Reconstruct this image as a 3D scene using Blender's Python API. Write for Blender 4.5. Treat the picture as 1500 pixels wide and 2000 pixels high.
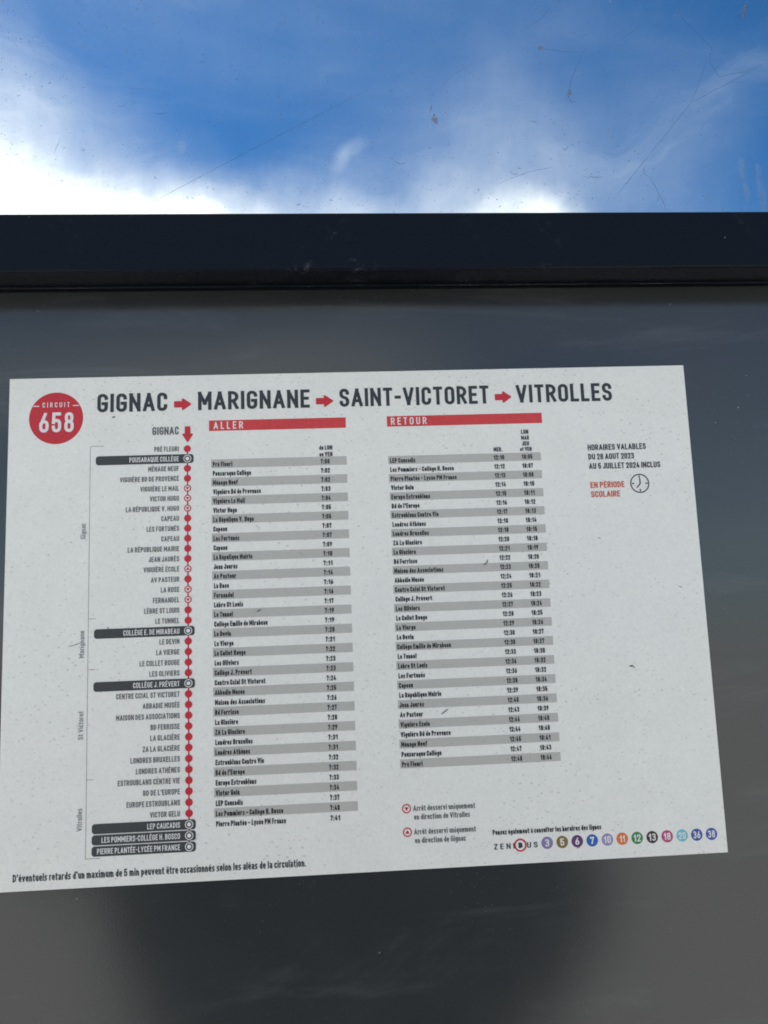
import bpy, bmesh, math, random
from mathutils import Vector, Matrix
from mathutils.geometry import delaunay_2d_cdt

random.seed(7)
S = bpy.context.scene
for o in list(bpy.data.objects):
    bpy.data.objects.remove(o)
COL = S.collection
R = math.radians

# ------------------------------------------------------------------ camera
# the sheet's top left corner stands at (0, 0, Z0); the wall's face is the plane y = 0
Z0 = 1.62
cam_d = bpy.data.cameras.new('camera')
cam = bpy.data.objects.new('camera', cam_d)
COL.objects.link(cam)
rot = Matrix(((0.99814216, 0.02386764, -0.05605859),
              (-0.05216596, -0.1405937, -0.98869213),
              (-0.03147923, 0.98977965, -0.13908742)))
cam.matrix_world = Matrix.Translation((0.1976857, -0.4947332, Z0 - 0.1567927)) @ rot.to_4x4()
cam_d.sensor_fit = 'VERTICAL'
cam_d.sensor_height = 36.0
cam_d.lens = 36.0 * 1600 / 2000
cam_d.clip_start = 0.01
cam_d.clip_end = 2000
S.camera = cam

# ------------------------------------------------------------------ world
SUN_EL, SUN_AZ = R(50), R(-68)          # azimuth counted from +y towards +x: the sun is off to the left
SKY_STRENGTH = 0.10
world = bpy.data.worlds.new('World')
S.world = world
world.use_nodes = True


class NT:
    """small node-tree writer"""
    def __init__(self, tree):
        self.t = tree
        tree.nodes.clear()

    def n(self, kind, **kw):
        nd = self.t.nodes.new(kind)
        for k, v in kw.items():
            if k.startswith('i_'):
                nd.inputs[k[2:].replace('_', ' ')].default_value = v
            else:
                setattr(nd, k, v)
        return nd

    def l(self, a, b):
        self.t.links.new(a, b)

    def set(self, sock, v):
        if isinstance(v, bpy.types.NodeSocket):
            self.l(v, sock)
        else:
            sock.default_value = v

    def math(self, op, a, b=0.0, c=None, clamp=False):
        nd = self.n('ShaderNodeMath', operation=op, use_clamp=clamp)
        self.set(nd.inputs[0], a)
        self.set(nd.inputs[1], b)
        if c is not None:
            self.set(nd.inputs[2], c)
        return nd.outputs[0]

    def vec(self, op, a, b=(0, 0, 0)):
        nd = self.n('ShaderNodeVectorMath', operation=op)
        self.set(nd.inputs[0], a)
        self.set(nd.inputs[1], b)
        return nd.outputs['Value'] if op in ('LENGTH', 'DOT_PRODUCT') else nd.outputs[0]

    def noise(self, v, scale, detail=4.0, rough=0.55, dist=0.0):
        nd = self.n('ShaderNodeTexNoise')
        self.set(nd.inputs['Vector'], v)
        nd.inputs['Scale'].default_value = scale
        nd.inputs['Detail'].default_value = detail
        nd.inputs['Roughness'].default_value = rough
        nd.inputs['Distortion'].default_value = dist
        return nd.outputs['Fac']

    def ramp(self, v, a, b, lo=0.0, hi=1.0, kind='SMOOTHSTEP'):
        nd = self.n('ShaderNodeMapRange', interpolation_type=kind)
        self.set(nd.inputs['Value'], v)
        nd.inputs['From Min'].default_value = a
        nd.inputs['From Max'].default_value = b
        nd.inputs['To Min'].default_value = lo
        nd.inputs['To Max'].default_value = hi
        return nd.outputs['Result']

    def mix(self, f, a, b, blend='MIX'):
        nd = self.n('ShaderNodeMix', data_type='RGBA', blend_type=blend)
        self.set(nd.inputs[0], f)
        self.set(nd.inputs[6], a)
        self.set(nd.inputs[7], b)
        return nd.outputs[2]


w = NT(world.node_tree)
tc = w.n('ShaderNodeTexCoord')
sky = w.n('ShaderNodeTexSky', sky_type='NISHITA', sun_disc=False)
sky.sun_elevation = SUN_EL
sky.sun_rotation = SUN_AZ
sky.altitude = 1500
sky.air_density = 1.0
sky.dust_density = 0.05
sky.ozone_density = 5.0
bg = w.n('ShaderNodeBackground')
out = w.n('ShaderNodeOutputWorld')
w.l(bg.outputs[0], out.inputs[0])
bg.inputs['Strength'].default_value = SKY_STRENGTH
D = tc.outputs['Generated']
# drifting distortion so no cloud edge is smooth
wn = w.n('ShaderNodeTexNoise')
w.l(D, wn.inputs['Vector'])
wn.inputs['Scale'].default_value = 3.5
wn.inputs['Detail'].default_value = 5
off = w.vec('MULTIPLY', w.vec('SUBTRACT', wn.outputs['Color'], (0.5, 0.5, 0.5)), (0.22, 0.22, 0.22))
DD = w.vec('ADD', D, off)
# cirrus everywhere: stretched noise on a high flat layer
sep = w.n('ShaderNodeSeparateXYZ')
w.l(D, sep.inputs[0])
zc = w.math('ADD', w.math('MAXIMUM', sep.outputs[2], 0.0), 0.12)
comb = w.n('ShaderNodeCombineXYZ')
w.l(w.math('DIVIDE', sep.outputs[0], zc), comb.inputs[0])
w.l(w.math('DIVIDE', sep.outputs[1], zc), comb.inputs[1])
mp = w.n('ShaderNodeMapping')
mp.inputs['Rotation'].default_value = (0, 0, R(35))
mp.inputs['Scale'].default_value = (0.55, 1.3, 1)
w.l(comb.outputs[0], mp.inputs['Vector'])
layer = w.noise(mp.outputs[0], 0.9, 7, 0.58, 0.6)
wide = w.ramp(layer, 0.40, 0.62)
wisps = w.ramp(w.noise(mp.outputs[0], 3.2, 6, 0.62, 1.0), 0.42, 0.75)
mv = w.n('ShaderNodeMapping')
mv.inputs['Rotation'].default_value = (0, R(14), 0)
mv.inputs['Scale'].default_value = (15, 6, 3.2)
w.l(DD, mv.inputs['Vector'])
veil = w.noise(mv.outputs[0], 1.0, 6, 0.62, 0.4)          # fall streaks
mv2 = w.n('ShaderNodeMapping')
mv2.inputs['Rotation'].default_value = (0, R(28), 0)
mv2.inputs['Scale'].default_value = (2.2, 4, 11)
w.l(DD, mv2.inputs['Vector'])
sweep = w.noise(mv2.outputs[0], 1.0, 7, 0.60, 0.5)        # long wind-drawn streaks
fine = w.math('ADD', w.ramp(veil, 0.3, 0.7, 0.30, 0.62, 'LINEAR'), w.ramp(sweep, 0.35, 0.65, 0.18, 0.62, 'LINEAR'))


def cloud(c, scale, r0, r1, amp):
    """one cloud bank: centre direction, stretch, inner and outer radius"""
    v = w.vec('MULTIPLY', w.vec('SUBTRACT', DD, c), scale)
    return w.math('MULTIPLY', w.ramp(w.vec('LENGTH', v), r0, r1, 1.0, 0.0), amp)


banks = [
    ((-0.450, 0.810, 0.425), (1.0, 0.7, 1.9), 0.00, 0.40, 1.20),
    ((-0.290, 0.850, 0.410), (0.8, 0.7, 2.4), 0.00, 0.25, 0.60),
    ((-0.060, 0.880, 0.415), (0.5, 0.7, 3.6), 0.00, 0.20, 0.52),
    ((0.215, 0.870, 0.440), (1.7, 0.7, 2.2), 0.00, 0.15, 0.88),
    ((0.070, 0.870, 0.440), (0.8, 0.7, 2.3), 0.00, 0.20, 0.42),
    ((0.200, 0.820, 0.485), (0.8, 0.7, 1.8), 0.00, 0.25, 0.17),
    ((0.028, 0.850, 0.525), (4.5, 0.7, 2.8), 0.00, 0.08, 0.14),
]
# a gap in the cloud deck over the far side of the wall
gap = w.ramp(w.vec('LENGTH', w.vec('MULTIPLY', w.vec('SUBTRACT', DD, (0.08, 0.76, 0.66)), (0.75, 0.7, 1.0))), 0.55, 0.90, 0.0, 1.0)
gap2 = w.ramp(w.vec('LENGTH', w.vec('MULTIPLY', w.vec('SUBTRACT', DD, (0.50, -0.76, 0.36)), (0.9, 0.7, 1.0))), 0.14, 0.46, 0.40, 1.0)
tot = w.math('MULTIPLY', w.math('MULTIPLY', wide, 0.9), w.math('MULTIPLY', gap, gap2))
tot = w.math('ADD', tot, w.math('MULTIPLY', wisps, 0.02))
mv3 = w.n('ShaderNodeMapping')
mv3.inputs['Rotation'].default_value = (0, R(32), 0)
mv3.inputs['Scale'].default_value = (1.6, 3, 13)
w.l(DD, mv3.inputs['Vector'])
tot = w.math('ADD', tot, w.ramp(w.noise(mv3.outputs[0], 1.0, 6, 0.62, 0.3), 0.50, 0.75, 0.0, 0.09))
for c, s, a, b, amp in banks:
    tot = w.math('ADD', tot, cloud(c, s, a, b, amp))
tot = w.math('MULTIPLY', tot, fine, clamp=True)
cloud_col = (10.2, 10.5, 9.9, 1)
deep = w.mix(1.0, sky.outputs[0], (0.30, 0.70, 0.90, 1), 'MULTIPLY')     # the deep blue of a clear dry day
w.l(w.mix(tot, deep, cloud_col), bg.inputs['Color'])

# ------------------------------------------------------------------ sun
sun_d = bpy.data.lights.new('sun', 'SUN')
sun_d.energy = 4.6
sun_d.angle = R(0.5)
sun_d.color = (1.0, 0.95, 0.88)
sun = bpy.data.objects.new('sun', sun_d)
COL.objects.link(sun)
# behind the plane of the wall, so the side we read stays in open shade
SA = SUN_AZ
to_sun = Vector((math.sin(SA) * math.cos(SUN_EL), math.cos(SA) * math.cos(SUN_EL), math.sin(SUN_EL)))
sun.rotation_euler = to_sun.to_track_quat('Z', 'Y').to_euler()
sun.location = (-3, 3, 5)

S.view_settings.view_transform = 'Standard'
S.view_settings.look = 'None'
S.view_settings.gamma = 1.0
S.view_settings.use_curve_mapping = False
S.view_settings.exposure = 0.74
S.render.engine = 'CYCLES'
S.cycles.filter_width = 1.8
S.cycles.max_bounces = 8
S.cycles.transparent_max_bounces = 16


# ------------------------------------------------------------------ materials
def srgb(r, g, b):
    f = lambda c: (c / 255 / 12.92) if c <= 10 else ((c / 255 + 0.055) / 1.055) ** 2.4
    return (f(r), f(g), f(b), 1)


def new_mat(name):
    m = bpy.data.materials.new(name)
    m.use_nodes = True
    t = NT(m.node_tree)
    o = t.n('ShaderNodeOutputMaterial')
    p = t.n('ShaderNodeBsdfPrincipled')
    t.l(p.outputs[0], o.inputs[0])
    return m, t, p, o


def grime_mask(t, P):
    """small dark flecks and fibres of dirt, in metres over the whole board"""
    a = t.n('ShaderNodeMapping')
    a.inputs['Rotation'].default_value = (0, R(30), 0)
    a.inputs['Scale'].default_value = (0.62, 1.0, 1.0)
    t.l(P, a.inputs['Vector'])
    vo = t.n('ShaderNodeTexVoronoi', feature='F1')
    t.l(t.vec('ADD', a.outputs[0], (0.3, 0, 0.2)), vo.inputs['Vector'])
    vo.inputs['Scale'].default_value = 560
    sc = t.n('ShaderNodeSeparateColor')
    t.l(vo.outputs['Color'], sc.inputs[0])
    size = t.ramp(sc.outputs[0], 0.40, 1.0, 0.0, 0.32, 'LINEAR')
    fleck = t.math('MULTIPLY', t.math('LESS_THAN', vo.outputs['Distance'], size), t.ramp(sc.outputs[1], 0.0, 1.0, 0.25, 1.0, 'LINEAR'))
    patch = t.ramp(t.noise(P, 14, 3), 0.36, 0.66, 0.25, 1.0)
    return t.math('MULTIPLY', fleck, patch)


def print_mat(name, col, rough=0.5, dirt=0.30, mottle=0.10, spec=0.5):
    m, t, p, o = new_mat(name)
    g = t.n('ShaderNodeNewGeometry')
    P = g.outputs['Position']
    c = srgb(*col)
    fl = grime_mask(t, P)
    n1 = t.noise(P, 520, 3, 0.7)
    n2 = t.noise(P, 38, 5, 0.65)
    v = t.math('ADD', t.math('MULTIPLY', t.math('SUBTRACT', n1, 0.5), mottle * 2.0),
               t.math('MULTIPLY', t.math('SUBTRACT', n2, 0.5), mottle * 1.2))
    base = t.mix(1.0, c, t_gray(t, t.math('ADD', v, 1.0)), 'MULTIPLY')
    base = t.mix(t.math('MULTIPLY', fl, dirt), base, srgb(98, 100, 96))
    t.l(base, p.inputs['Base Color'])
    p.inputs['Roughness'].default_value = rough
    p.inputs['Specular IOR Level'].default_value = spec
    b = t.n('ShaderNodeBump')
    b.inputs['Strength'].default_value = 0.12
    b.inputs['Distance'].default_value = 0.0004
    t.l(n1, b.inputs['Height'])
    t.l(b.outputs[0], p.inputs['Normal'])
    return m


def t_gray(t, v):
    c = t.n('ShaderNodeCombineColor')
    for i in range(3):
        t.l(v, c.inputs[i])
    return c.outputs[0]


M_PAPER = print_mat('printed_sheet_white', (232, 228, 219), 0.42, 0.36, 0.11)
M_INK = print_mat('ink_dark_slate', (44, 50, 54), 0.5, 0.25, 0.25)
M_TEXT = print_mat('ink_table_black', (44, 45, 46), 0.5, 0.2, 0.2)
M_GREYTXT = print_mat('ink_stop_grey', (100, 100, 99), 0.5, 0.2, 0.2)
M_THIN = print_mat('ink_thin_grey', (128, 129, 130), 0.5, 0.2, 0.2)
M_RED = print_mat('ink_red', (196, 36, 48), 0.45, 0.25, 0.18)
M_BARRED = print_mat('ink_bar_red', (206, 58, 60), 0.45, 0.25, 0.22)
M_ORANGE = print_mat('ink_orange_red', (203, 88, 62), 0.5, 0.2, 0.2)
M_PILL = print_mat('ink_pill_charcoal', (58, 60, 60), 0.5, 0.22, 0.2)
M_STRIPE = print_mat('ink_stripe_grey', (184, 180, 171), 0.45, 0.25, 0.08)
M_WHITE = print_mat('ink_knockout_white', (228, 224, 219), 0.45, 0.25, 0.12)
M_SCR = print_mat('scratch_dark', (80, 80, 80), 0.7, 0.0, 0.4)


def panel_material():
    m, t, p, o = new_mat('board_charcoal_laminate')
    g = t.n('ShaderNodeNewGeometry')
    P = g.outputs['Position']
    fine_ = t.noise(P, 900, 2, 0.6)
    big = t.noise(P, 9, 4, 0.6)
    v = t.math('ADD', t.math('MULTIPLY', t.math('SUBTRACT', fine_, 0.5), 0.5), t.math('ADD', 1.0, t.math('MULTIPLY', t.math('SUBTRACT', big, 0.5), 0.35)))
    base = t.mix(1.0, (0.030, 0.0325, 0.033, 1), t_gray(t, v), 'MULTIPLY')
    # pale dust specks, few and of many sizes
    vo = t.n('ShaderNodeTexVoronoi', feature='F1')
    t.l(P, vo.inputs['Vector'])
    vo.inputs['Scale'].default_value = 130
    sc = t.n('ShaderNodeSeparateColor')
    t.l(vo.outputs['Color'], sc.inputs[0])
    speck = t.math('LESS_THAN', vo.outputs['Distance'], t.ramp(sc.outputs[0], 0.86, 1.0, 0.0, 0.085, 'LINEAR'))
    base = t.mix(t.math('MULTIPLY', speck, t.ramp(sc.outputs[1], 0, 1, 0.1, 0.7, 'LINEAR')), base, (0.22, 0.22, 0.22, 1))
    vo2 = t.n('ShaderNodeTexVoronoi', feature='F1')
    t.l(P, vo2.inputs['Vector'])
    vo2.inputs['Scale'].default_value = 520
    sc2 = t.n('ShaderNodeSeparateColor')
    t.l(vo2.outputs['Color'], sc2.inputs[0])
    dust = t.math('MULTIPLY', t.math('LESS_THAN', vo2.outputs['Distance'], t.ramp(sc2.outputs[0], 0.45, 1.0, 0.0, 0.22, 'LINEAR')), t.ramp(t.noise(P, 16, 4, 0.6), 0.4, 0.65, 0.15, 1.0))
    base = t.mix(t.math('MULTIPLY', dust, 0.22), base, (0.22, 0.22, 0.22, 1))
    # wiped haze of dust
    mp_ = t.n('ShaderNodeMapping')
    mp_.inputs['Rotation'].default_value = (0, R(-28), 0)
    mp_.inputs['Scale'].default_value = (6, 6, 30)
    t.l(P, mp_.inputs['Vector'])
    wipe = t.ramp(t.noise(mp_.outputs[0], 1.0, 6, 0.65, 0.8), 0.52, 0.80, 0, 0.17)
    base = t.mix(wipe, base, (0.20, 0.21, 0.22, 1))
    t.l(base, p.inputs['Base Color'])
    t.l(t.ramp(big, 0.3, 0.7, 0.14, 0.20, 'LINEAR'), p.inputs['Roughness'])
    p.inputs['Specular IOR Level'].default_value = 0.80
    b = t.n('ShaderNodeBump')
    b.inputs['Strength'].default_value = 0.10
    b.inputs['Distance'].default_value = 0.0003
    t.l(fine_, b.inputs['Height'])
    t.l(b.outputs[0], p.inputs['Normal'])
    return m


def rail_material():
    m, t, p, o = new_mat('rail_black_paint')
    g = t.n('ShaderNodeNewGeometry')
    P = g.outputs['Position']
    n1 = t.noise(P, 600, 3, 0.6)
    scuffy = t.ramp(t.noise(P, 22, 3, 0.6), 0.50, 0.68)
    sepz = t.n('ShaderNodeSeparateXYZ')
    t.l(P, sepz.inputs[0])
    low = t.ramp(sepz.outputs[2], Z0 + 0.0570, Z0 + 0.0640, 1.0, 0.20)      # dirt gathers on the lower edge
    scuffy = t.math('MULTIPLY', scuffy, low)
    sp = t.ramp(t.noise(P, 210, 6, 0.75), 0.52, 0.70)
    fac = t.math('MULTIPLY', scuffy, sp)
    mp_ = t.n('ShaderNodeMapping')
    mp_.inputs['Scale'].default_value = (60, 300, 900)
    t.l(P, mp_.inputs['Vector'])
    streak = t.math('MULTIPLY', t.ramp(t.noise(mp_.outputs[0], 1.0, 3, 0.6), 0.62, 0.74), scuffy)
    fac = t.math('MAXIMUM', fac, t.math('MULTIPLY', streak, 0.6))
    vo = t.n('ShaderNodeTexVoronoi', feature='F1')
    t.l(P, vo.inputs['Vector'])
    vo.inputs['Scale'].default_value = 150
    sc = t.n('ShaderNodeSeparateColor')
    t.l(vo.outputs['Color'], sc.inputs[0])
    speck = t.math('LESS_THAN', vo.outputs['Distance'], t.ramp(sc.outputs[0], 0.90, 1.0, 0.0, 0.10, 'LINEAR'))
    fac = t.math('MAXIMUM', fac, t.math('MULTIPLY', speck, 1.0))
    base = t.mix(t.math('MULTIPLY', fac, 0.28), (0.003, 0.0055, 0.0105, 1), (0.30, 0.30, 0.31, 1))
    t.l(base, p.inputs['Base Color'])
    t.l(t.ramp(n1, 0.3, 0.7, 0.26, 0.34, 'LINEAR'), p.inputs['Roughness'])
    p.inputs['Specular IOR Level'].default_value = 0.15
    return m


def pane_material():
    """clear acrylic, weathered: specks, hairline marks and a light dust film"""
    m = bpy.data.materials.new('clear_acrylic')
    m.use_nodes = True
    t = NT(m.node_tree)
    o = t.n('ShaderNodeOutputMaterial')
    g = t.n('ShaderNodeNewGeometry')
    P = g.outputs['Position']
    tr = t.n('ShaderNodeBsdfTransparent')
    tr.inputs['Color'].default_value = (0.965, 0.975, 0.975, 1)
    gl = t.n('ShaderNodeBsdfGlossy')
    gl.inputs['Roughness'].default_value = 0.04
    fr = t.n('ShaderNodeFresnel')
    fr.inputs['IOR'].default_value = 1.35
    m1 = t.n('ShaderNodeMixShader')
    t.l(fr.outputs[0], m1.inputs[0])
    t.l(tr.outputs[0], m1.inputs[1])
    t.l(gl.outputs[0], m1.inputs[2])
    di = t.n('ShaderNodeBsdfDiffuse')
    di.inputs['Color'].default_value = (0.20, 0.24, 0.30, 1)
    # specks: two sizes; short fibres from a stretched cell pattern
    def cells(scale, lo, rmax, rotd, stretch, seed):
        a = t.n('ShaderNodeMapping')
        a.inputs['Location'].default_value = (seed, 0, seed * 0.7)
        a.inputs['Rotation'].default_value = (0, R(rotd), 0)
        a.inputs['Scale'].default_value = (stretch, 0.05, 1.0)
        t.l(P, a.inputs['Vector'])
        dn = t.n('ShaderNodeTexNoise')
        t.l(a.outputs[0], dn.inputs['Vector'])
        dn.inputs['Scale'].default_value = 220
        warp = t.vec('MULTIPLY', t.vec('SUBTRACT', dn.outputs['Color'], (0.5, 0.5, 0.5)), (0.006, 0.0, 0.006))
        vo = t.n('ShaderNodeTexVoronoi', feature='F1')
        t.l(t.vec('ADD', a.outputs[0], warp), vo.inputs['Vector'])
        vo.inputs['Scale'].default_value = scale
        sc = t.n('ShaderNodeSeparateColor')
        t.l(vo.outputs['Color'], sc.inputs[0])
        f = t.math('LESS_THAN', vo.outputs['Distance'], t.ramp(sc.outputs[0], lo, 1.0, 0.0, rmax, 'LINEAR'))
        return t.math('MULTIPLY', f, t.ramp(sc.outputs[2], 0, 1, 0.25, 1.0, 'LINEAR'))
    dens = t.ramp(t.noise(P, 9, 4, 0.6), 0.35, 0.62, 0.35, 1.0)
    sp = t.math('MAXIMUM', cells(470, 0.12, 0.23, 12, 0.75, 0.3), cells(170, 0.82, 0.15, 25, 0.6, 1.9))
    sp = t.math('MAXIMUM', sp, t.math('MULTIPLY', cells(160, 0.80, 0.14, 80, 0.22, 4.4), 0.8))
    sp = t.math('MULTIPLY', sp, dens)
    film = t.ramp(t.noise(P, 240, 4, 0.7), 0.48, 0.8, 0.0, 0.07)
    mp_ = t.n('ShaderNodeMapping')
    mp_.inputs['Scale'].default_value = (160, 5, 7)
    t.l(P, mp_.inputs['Vector'])
    runs = t.ramp(t.noise(mp_.outputs[0], 1.0, 3, 0.6), 0.5, 0.85, 0.0, 0.035)
    sn = t.n('ShaderNodeSeparateXYZ')
    t.l(g.outputs['Position'], sn.inputs[0])
    near = t.math('LESS_THAN', sn.outputs[1], 0.008)          # the dirt sits on the street side only
    sp = t.math('MULTIPLY', sp, near)
    fac = t.math('ADD', t.math('MULTIPLY', sp, 0.80), t.math('ADD', t.math('MULTIPLY', film, dens), runs), clamp=True)
    m2 = t.n('ShaderNodeMixShader')
    t.l(fac, m2.inputs[0])
    t.l(m1.outputs[0], m2.inputs[1])
    t.l(di.outputs[0], m2.inputs[2])
    t.l(m2.outputs[0], o.inputs[0])
    return m


def mark_material(name, col, alpha, scale, lo=0.35, hi=0.6):
    """a dry smear: broken cover over the acrylic"""
    m, t, p, o = new_mat(name)
    g = t.n('ShaderNodeNewGeometry')
    P = g.outputs['Position']
    p.inputs['Base Color'].default_value = (*col, 1)
    p.inputs['Roughness'].default_value = 0.8
    t.l(t.ramp(t.noise(P, scale, 4, 0.7), lo, hi, 0.0, alpha), p.inputs['Alpha'])
    return m


M_PANEL = panel_material()
M_RAIL = rail_material()
M_PANE = pane_material()
M_PSCR = mark_material('pane_scratch', (0.05, 0.09, 0.16), 0.55, 500, 0.25, 0.5)
M_PBLOB = mark_material('pane_dried_dirt', (0.15, 0.14, 0.12), 0.75, 620, 0.38, 0.55)
M_DRIP = mark_material('pane_dried_run', (0.26, 0.33, 0.42), 0.30, 160, 0.30, 0.6)


def simple(name, col, rough, bumps=0.0, scale=40, var=0.3):
    m, t, p, o = new_mat(name)
    g = t.n('ShaderNodeNewGeometry')
    n = t.noise(g.outputs['Position'], scale, 6, 0.65)
    t.l(t.mix(1.0, (*col, 1), t_gray(t, t.ramp(n, 0.25, 0.75, 1 - var, 1 + var, 'LINEAR')), 'MULTIPLY'), p.inputs['Base Color'])
    p.inputs['Roughness'].default_value = rough
    if bumps:
        b = t.n('ShaderNodeBump')
        b.inputs['Strength'].default_value = bumps
        b.inputs['Distance'].default_value = 0.004
        t.l(n, b.inputs['Height'])
        t.l(b.outputs[0], p.inputs['Normal'])
    return m


M_GROUND = simple('pavement_concrete', (0.48, 0.46, 0.42), 0.9, 0.5, 30)


# ------------------------------------------------------------------ object helpers
def obj(name, me_or_bm, mat, parent=None, loc=None):
    if isinstance(me_or_bm, bmesh.types.BMesh):
        me = bpy.data.meshes.new(name)
        me_or_bm.to_mesh(me)
        me_or_bm.free()
    else:
        me = me_or_bm
    if mat and not me.materials:
        me.materials.append(mat)
    o = bpy.data.objects.new(name, me)
    COL.objects.link(o)
    if parent:
        o.parent = parent
    if loc:
        o.location = loc
    return o


def empty(name, loc, label, cat, rot_=(0, 0, 0)):
    o = bpy.data.objects.new(name, None)
    COL.objects.link(o)
    o.location = loc
    o.rotation_euler = rot_
    o.empty_display_size = 0.05
    o['label'] = label
    o['category'] = cat
    return o


def box(bm, x0, x1, y0, y1, z0, z1, bev=0.0):
    r = bmesh.ops.create_cube(bm, size=1.0)
    for v in r['verts']:
        v.co = Vector(((x0 + x1) / 2 + v.co.x * (x1 - x0), (y0 + y1) / 2 + v.co.y * (y1 - y0), (z0 + z1) / 2 + v.co.z * (z1 - z0)))
    if bev:
        es = list({e for v in r['verts'] for e in v.link_edges})
        bmesh.ops.bevel(bm, geom=es, offset=bev, segments=2, profile=0.6, affect='EDGES')


# ------------------------------------------------------------------ the ground
def ground():
    bm = bmesh.new()
    bmesh.ops.create_grid(bm, x_segments=8, y_segments=8, size=600)
    g = obj('pavement', bm, M_GROUND)
    g['kind'] = 'structure'


ground()

# ------------------------------------------------------------------ the shelter wall
WX0, WX1 = -0.46, 0.96          # width of the wall between its posts
wall = empty('shelter_wall', ((WX0 + WX1) / 2, 0.0, 0.0),
             'dark grey bus shelter wall with a black cross rail under a scratched clear window', 'shelter wall')


def wpart(name, bm, mat, parent=None):
    me_off = Matrix.Translation((-(WX0 + WX1) / 2, 0, 0))
    bm.transform(me_off)
    return obj(name, bm, mat, parent or wall)


# the charcoal board
bm = bmesh.new()
box(bm, WX0 + 0.002, WX1 - 0.002, 0.0, 0.012, 0.55, Z0 + 0.058)
wpart('back_board', bm, M_PANEL)

# the rail: flat face, chamfer, small lip and the undercut back to the board
def extrude_profile(prof, x0, x1, nseg=1):
    b_ = bmesh.new()
    rows = []
    for i in range(nseg + 1):
        x = x0 + (x1 - x0) * i / nseg
        rows.append([b_.verts.new((x, y, z)) for y, z in prof])
    n = len(prof)
    for a, b2 in zip(rows, rows[1:]):
        for i in range(n):
            b_.faces.new((a[i], a[(i + 1) % n], b2[(i + 1) % n], b2[i]))
    b_.faces.new(rows[0][::-1])
    b_.faces.new(rows[-1])
    bmesh.ops.recalc_face_normals(b_, faces=b_.faces)
    return b_


m_ = 0.001
face_z0, face_z1 = Z0 + 0.0553, Z0 + 0.0916
prof = [(0.026, face_z1), (-0.0290, face_z1), (-0.0297, face_z1 - 0.0003), (-0.030, face_z1 - 0.001),
        (-0.030, face_z0 + 0.0010), (-0.0297, face_z0 + 0.0003), (-0.0290, face_z0),
        (-0.0032, Z0 + 0.0576), (-0.0025, Z0 + 0.0573), (-0.0021, Z0 + 0.0568), (-0.0021, Z0 + 0.0566), (-0.0004, Z0 + 0.0566), (-0.0004, Z0 + 0.0600),
        (0.026, Z0 + 0.0600)]
rail = wpart('cross_rail', extrude_profile(prof, WX0 + 0.002, WX1 - 0.002), M_RAIL)
# the seal in the corner under the rail
prof = [(-0.0019, Z0 + 0.0565), (-0.0021, Z0 + 0.0562), (-0.0019, Z0 + 0.0558), (-0.0012, Z0 + 0.0556), (-0.0004, Z0 + 0.0555), (-0.0004, Z0 + 0.0565)]
M_SEAL = simple('rubber_seal', (0.006, 0.0065, 0.008), 0.95, 0, 300, 0.6)
M_SEAL.node_tree.nodes['Principled BSDF'].inputs['Specular IOR Level'].default_value = 0.03
wpart('seal_lip', extrude_profile(prof, WX0 + 0.002, WX1 - 0.002), M_SEAL)

# the clear window above
bm = bmesh.new()
box(bm, WX0 + 0.002, WX1 - 0.002, 0.006, 0.010, face_z1 + 0.0006, Z0 + 0.70)
pane = wpart('clear_window', bm, M_PANE)
# the head rail over the window, and the posts
bm = bmesh.new()
box(bm, WX0 + 0.002, WX1 - 0.002, -0.030, 0.026, Z0 + 0.7006, Z0 + 0.75, 0.002)
wpart('head_rail', bm, M_RAIL)
bm = bmesh.new()
box(bm, WX0 + 0.002, WX1 - 0.002, -0.018, 0.026, 0.50, 0.5494, 0.002)
wpart('foot_rail', bm, M_RAIL)
for x in (WX0 - 0.03, WX1 + 0.03):
    bm = bmesh.new()
    box(bm, x - 0.031, x + 0.031, -0.031, 0.031, 0.012, Z0 + 0.76, 0.003)
    po = wpart('post', bm, M_RAIL)
    bm = bmesh.new()
    box(bm, x - 0.08, x + 0.08, -0.08, 0.08, 0.0, 0.0118, 0.002)
    wpart('base_plate', bm, M_RAIL, po)


# ------------------------------------------------------------------ marks on the window (on its near face)
def ribbon(pts, wid, y, jitter=0.0, sub=6, taper=True):
    """a hair-thin raised line through pts (mm over the wall, from the sheet's corner)"""
    b_ = bmesh.new()
    P = []
    for (ax, az), (bx, bz) in zip(pts, pts[1:]):
        for i in range(sub):
            f = i / sub
            P.append((ax + (bx - ax) * f, az + (bz - az) * f))
    P.append(pts[-1])
    n = len(P)
    P = [(x + random.uniform(-1, 1) * jitter, z + random.uniform(-1, 1) * jitter) if 0 < i < n - 1 else (x, z) for i, (x, z) in enumerate(P)]
    pr = None
    for i, (x, z) in enumerate(P):
        a = P[max(0, i - 1)]
        b2 = P[min(n - 1, i + 1)]
        dx, dz = b2[0] - a[0], b2[1] - a[1]
        L = math.hypot(dx, dz) or 1
        t_ = i / (n - 1)
        ww = wid * (0.65 + 0.5 * random.random()) * (min(1, 6 * t_ + 0.15, 6 * (1 - t_) + 0.15) if taper else 1)
        ox, oz = -dz / L * ww / 2, dx / L * ww / 2
        cur = [b_.verts.new(((x + ox) / 1000, y, Z0 + (z + oz) / 1000)), b_.verts.new((x / 1000, y - 0.00006, Z0 + z / 1000)),
               b_.verts.new(((x - ox) / 1000, y, Z0 + (z - oz) / 1000))]
        if pr:
            b_.faces.new((pr[0], pr[1], cur[1], cur[0]))
            b_.faces.new((pr[1], pr[2], cur[2], cur[1]))
        pr = cur
    return b_


YP = 0.0059
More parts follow.
